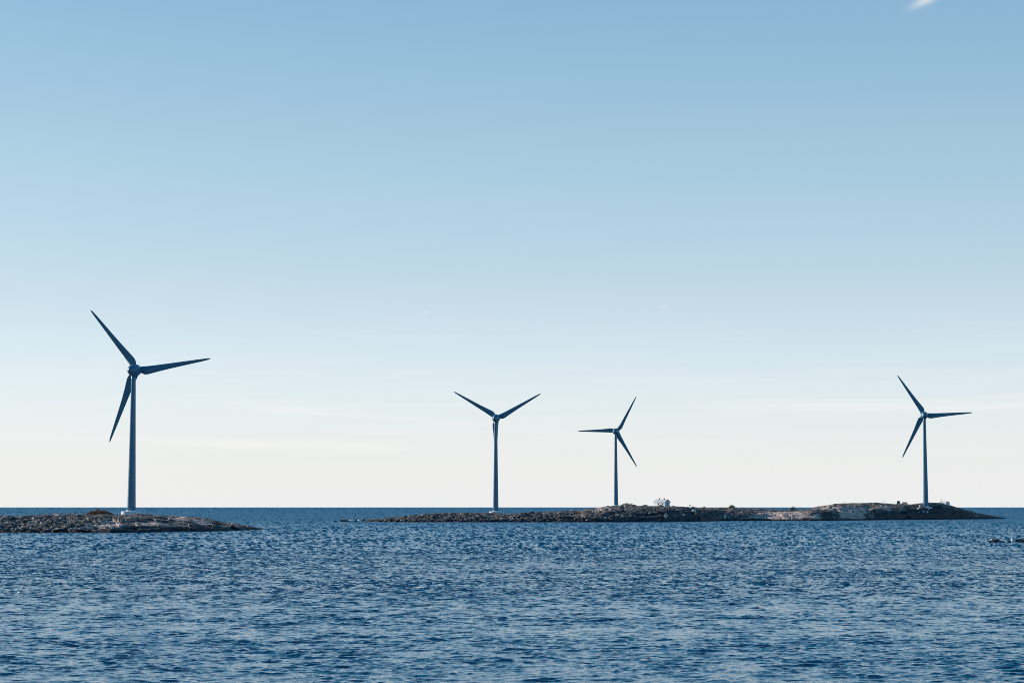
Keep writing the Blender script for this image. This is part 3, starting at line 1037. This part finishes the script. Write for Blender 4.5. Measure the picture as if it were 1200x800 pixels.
shrub(116.5, 602.0, 876, 12.6, 2.5, 'wide rust-brown mound of low shrub left of the nearest turbine', TWIG_DARK, RUST, 3, 14, 6500, 0.2, True)
for a in ((719, 593.2, 1712, 4.0, 2.0, 'grey bare shrub at the foot of the farthest turbine', 4), (725, 593.2, 1712, 3.0, 2.0, 'small grey bare shrub just right of the farthest turbine foot', 5), (730, 592.8, 1700, 3.4, 3.2, 'grey bare shrub left of the tall spiky one by the farthest turbine', 6), (734.5, 592.8, 1695, 4.2, 4.6, 'tallest spiky grey bare shrub right of the farthest turbine', 7), (739.5, 592.8, 1690, 3.0, 3.8, 'thin grey bare shrub between the spiky one and the black box', 8), (756, 593, 1640, 5.0, 2.2, 'flat-topped dark shrub halfway between the black box and the cottage', 9), (774.5, 593.8, 1488, 3.6, 2.6, 'dark olive shrub in front of the white wall of the cottage', 10), (806, 594.6, 1540, 3.6, 1.6, 'low brown shrub around the short posts', 11), (825.5, 595.3, 1550, 2.6, 2.6, 'small grey shrub alone in the dip right of the posts', 12), (857.5, 595.4, 1556, 3.4, 4.2, 'thin upright sapling over the middle of the long island', 13), (929, 598.4, 1590, 2.0, 5.2, 'tall thin bare sapling beside the round olive shrub', 14), (931.5, 600.5, 1570, 6.0, 4.4, 'round dark olive shrub above the pink slabs', 15), (905, 599.6, 1585, 8.0, 1.9, 'low dark scrub left of the round olive shrub', 16), (916.5, 600.2, 1580, 7.0, 2.2, 'low dark scrub touching the left side of the round olive shrub', 17), (946, 599.5, 1570, 6.0, 2.4, 'low dark scrub at the foot of the high rock top', 18), (647, 600.2, 1452, 2.0, 1.6, 'tiny dark tuft on the rubble ridge right of the Y-bladed turbine', 19), (618.5, 601.5, 1430, 1.6, 2.4, 'tiny upright tuft nearest the Y-bladed turbine', 20)):
    px, py, Y, w, h, lab, sd = a
    olive = sd in (10, 15, 16, 17, 18, 9, 13)
    shrub(px, py, Y, w, h, lab, TWIG_DARK if olive else TWIG, OLIVE if olive else None, sd, int(10 + w * 7), int(520 * w / 4) if olive else 0, 0.24, thick=0.10)

# ------------------------------------------------------------------ sea
def water_mat():
    m, t, b, _ = new_mat('sea_water')
    P = t.n('ShaderNodeNewGeometry').outputs['Position']
    dist = t.n('ShaderNodeVectorMath', operation='LENGTH', ins={0: P}).outputs['Value']
    far = t.smooth(dist, 110.0, 500.0)                   # ripples finer than the mesh become roughness
    n1 = t.noise(t.mapping(P, (1.0, 1.5, 1.0)), 2.2, 3, 0.6, 0.4)
    n2 = t.noise(t.mapping(P, (1.0, 1.6, 1.0), (0, 0, R(9))), 6.0, 3, 0.6, 0.3)
    h = t.math('ADD', t.math('MULTIPLY', n1, 0.06), t.math('MULTIPLY', n2, 0.024))
    # slope of the waves stored on the sheet
    sl = t.n('ShaderNodeAttribute', attribute_name='slope', attribute_type='GEOMETRY')
    ss = t.n('ShaderNodeSeparateXYZ', ins={0: sl.outputs['Vector']})
    cn = t.n('ShaderNodeCombineXYZ', ins={0: t.math('MULTIPLY', ss.outputs[0], -1.0), 1: t.math('MULTIPLY', ss.outputs[1], -1.0), 2: 1.0})
    nrm = t.n('ShaderNodeVectorMath', operation='NORMALIZE', ins={0: cn.outputs[0]})
    bp = t.n('ShaderNodeBump', ins={'Strength': 1.0, 'Distance': 1.0, 'Height': h})
    t.set(bp.inputs['Normal'], nrm.outputs[0])
    t.set(b.inputs['Normal'], bp.outputs[0])
    gust = t.noise(t.mapping(P, (0.004, 0.012, 1.0)), 1.0, 4, 0.6)
    t.set(b.inputs['Base Color'], t.mix(gust, (0.001, 0.084, 0.138), (0.003, 0.114, 0.180)))
    t.set(b.inputs['Roughness'], t.math("ADD", 0.035, t.math("ADD", t.math("MULTIPLY", far, 0.13), t.math("MULTIPLY", t.smooth(dist, 600.0, 1600.0), 0.14))))
    b.inputs['IOR'].default_value = 2.3
    return m


WATER = water_mat()
SLOPE = 0.023
LEAN = 2.6


def build_sea():
    fine = np.linspace(R(-20), R(20), 1050)
    coarse = np.linspace(R(20), R(340), 80)[1:-1]
    ang = np.concatenate([fine, coarse])                 # from +Y towards +X, all the way round
    K = CAM_H * F_PX * 0.853                              # row (render px below horizon) = K / r
    pr_ = np.concatenate([np.linspace(K / 100, K / 220, 720), np.linspace(K / 220, K / 420, 150)[1:], np.linspace(K / 420, K / 3000, 60)[1:], np.linspace(K / 3000, K / 60000, 14)[1:]])
    r = np.concatenate([[6, 12, 25, 45, 65, 85], K / pr_, [90000.0, 200000.0]])
    dr = np.gradient(r)
    A, Rr = np.meshgrid(ang, r)
    X, Y = Rr * np.sin(A), Rr * np.cos(A)
    Z = np.zeros_like(X)
    SL = np.zeros(X.shape + (3,), np.float32)
    g = np.random.default_rng(77)
    nw = 110
    lam = np.exp(np.linspace(math.log(0.34), math.log(5.0), nw)) * g.uniform(0.94, 1.06, nw)
    th = R(-86) + g.normal(0, 1.0, nw) * np.where(lam < 1.0, 0.8, 0.68)                   # travelling mostly towards the camera
    ph = g.uniform(0, 6.283, nw)
    slope = SLOPE * np.where(lam > 1.5, (1.5 / lam) ** 1.1, 1.0)
    nf = len(fine)

    def waves(x, y):
        x, y = x.astype(np.float32), y.astype(np.float32)
        gust = (1.0 + 0.95 * fbm(x / 1.7, y / 3.2, 5, 3) + 0.35 * fbm(x / 45.0, y / 90.0, 8, 2)).astype(np.float32)
        gust = gust * (1.0 + 0.40 * fbm(x / 95.0, y / 16.0, 21, 3)).astype(np.float32)
        # sheltered, smoother water close in, more wind farther out
        gust = np.clip(gust, 0.5, 2.3) * (0.66 + 0.58 * np.clip((np.hypot(x, y) - 105) / 150.0, 0, 1) ** 0.8).astype(np.float32)
        z, ax, ay, gx, gy = (np.zeros_like(x) for _ in range(5))
        for i in range(nw):
            k = 2 * math.pi / lam[i]
            cx, cy = math.cos(th[i]), math.sin(th[i])
            arg = (k * cx * x + k * cy * y + ph[i]).astype(np.float32)
            q = slope[i] * np.sin(arg)
            c = (slope[i] / k) * np.cos(arg)
            z += c
            gx -= q * cx
            gy -= q * cy
            ax -= q * (cx / k)
            ay -= q * (cy / k)
        z, gx, gy = z * gust, gx * gust, gy * gust
        # crests lean forward, towards the camera: steep fronts, gentle backs
        st = 1.0 / np.maximum(0.32, 1.0 - LEAN * gy)
        return z, ax * gust, ay * gust - LEAN * z, gx * st, gy * st

    for lo, hi, cand in ((98, 200, 1), (200, 61000, 3)):
        rows = np.where((r >= lo) & (r < hi))[0]
        x0, y0 = X[rows][:, :nf], Y[rows][:, :nf]
        best = None
        for c in range(cand):
            # several wave points fall within one row of the sheet: keep one the eye would meet there
            off = (g.uniform(-0.5, 0.5, (len(rows), 1)) if cand > 1 else np.zeros((len(rows), 1))) * dr[rows][:, None] + 0 * x0
            w = waves(x0 + off * np.sin(A[rows][:, :nf]), y0 + off * np.cos(A[rows][:, :nf]))
            graze = CAM_H / r[rows][:, None]
            toward = w[3] * np.sin(A[rows][:, :nf]) + w[4] * np.cos(A[rows][:, :nf])
            score = np.maximum(toward + graze, 0.004) * (0.12 + vnoise(np.arange(nf)[None, :] / 5.0 + 0 * x0, rows[:, None] * 7.3 + c * 31.7 + 0 * x0, 91))
            if best is None:
                best, bs = [q.copy() for q in w], score
            else:
                m_ = score > bs
                bs = np.where(m_, score, bs)
                best = [np.where(m_, q, p) for p, q in zip(best, w)]
        calm = (np.clip((r[rows] - 160.0) / 250.0, 0, 1) * 0.38 + np.clip((r[rows] - 480.0) / 900.0, 0, 1) * 0.50)[:, None]
        best[3] = best[3] * (1 - 0.7 * calm)
        best[4] = best[4] * (1 - calm) + 0.20 * calm
        hfade = np.clip(1.6 - r[rows] / 900.0, 0.0, 1.0)[:, None]
        Z[rows[:, None], np.arange(nf)[None, :]] = best[0] * hfade
        if cand == 1:
            X[rows[:, None], np.arange(nf)[None, :]] += 0.8 * best[1]
            Y[rows[:, None], np.arange(nf)[None, :]] += 0.8 * best[2]
        SL[rows[:, None], np.arange(nf)[None, :], 0] = best[3]
        SL[rows[:, None], np.arange(nf)[None, :], 1] = best[4]
    nA, nR = len(ang), len(r)
    V = np.stack([X, Y, Z], -1).reshape(-1, 3)
    i = np.arange(nR - 1)[:, None] * nA
    j = np.arange(nA)[None, :]
    j2 = (j + 1) % nA
    Fq = np.stack([i + j, i + nA + j, i + nA + j2, i + j2], -1).reshape(-1, 4)[:, ::-1]
    me = mesh_np('sea', V, Fq, WATER, smooth=True)
    at_ = me.attributes.new('slope', 'FLOAT_VECTOR', 'POINT')
    at_.data.foreach_set('vector', SL.ravel())
    return tag(link('sea', me), kind='structure')


build_sea()

# ------------------------------------------------------------------ render settings
scene.render.engine = 'CYCLES'
scene.cycles.use_denoising = False
scene.cycles.filter_width = 0.95
scene.cycles.max_bounces = 5
scene.cycles.transparent_max_bounces = 8
scene.cycles.sample_clamp_indirect = 4.0
scene.render.film_transparent = False
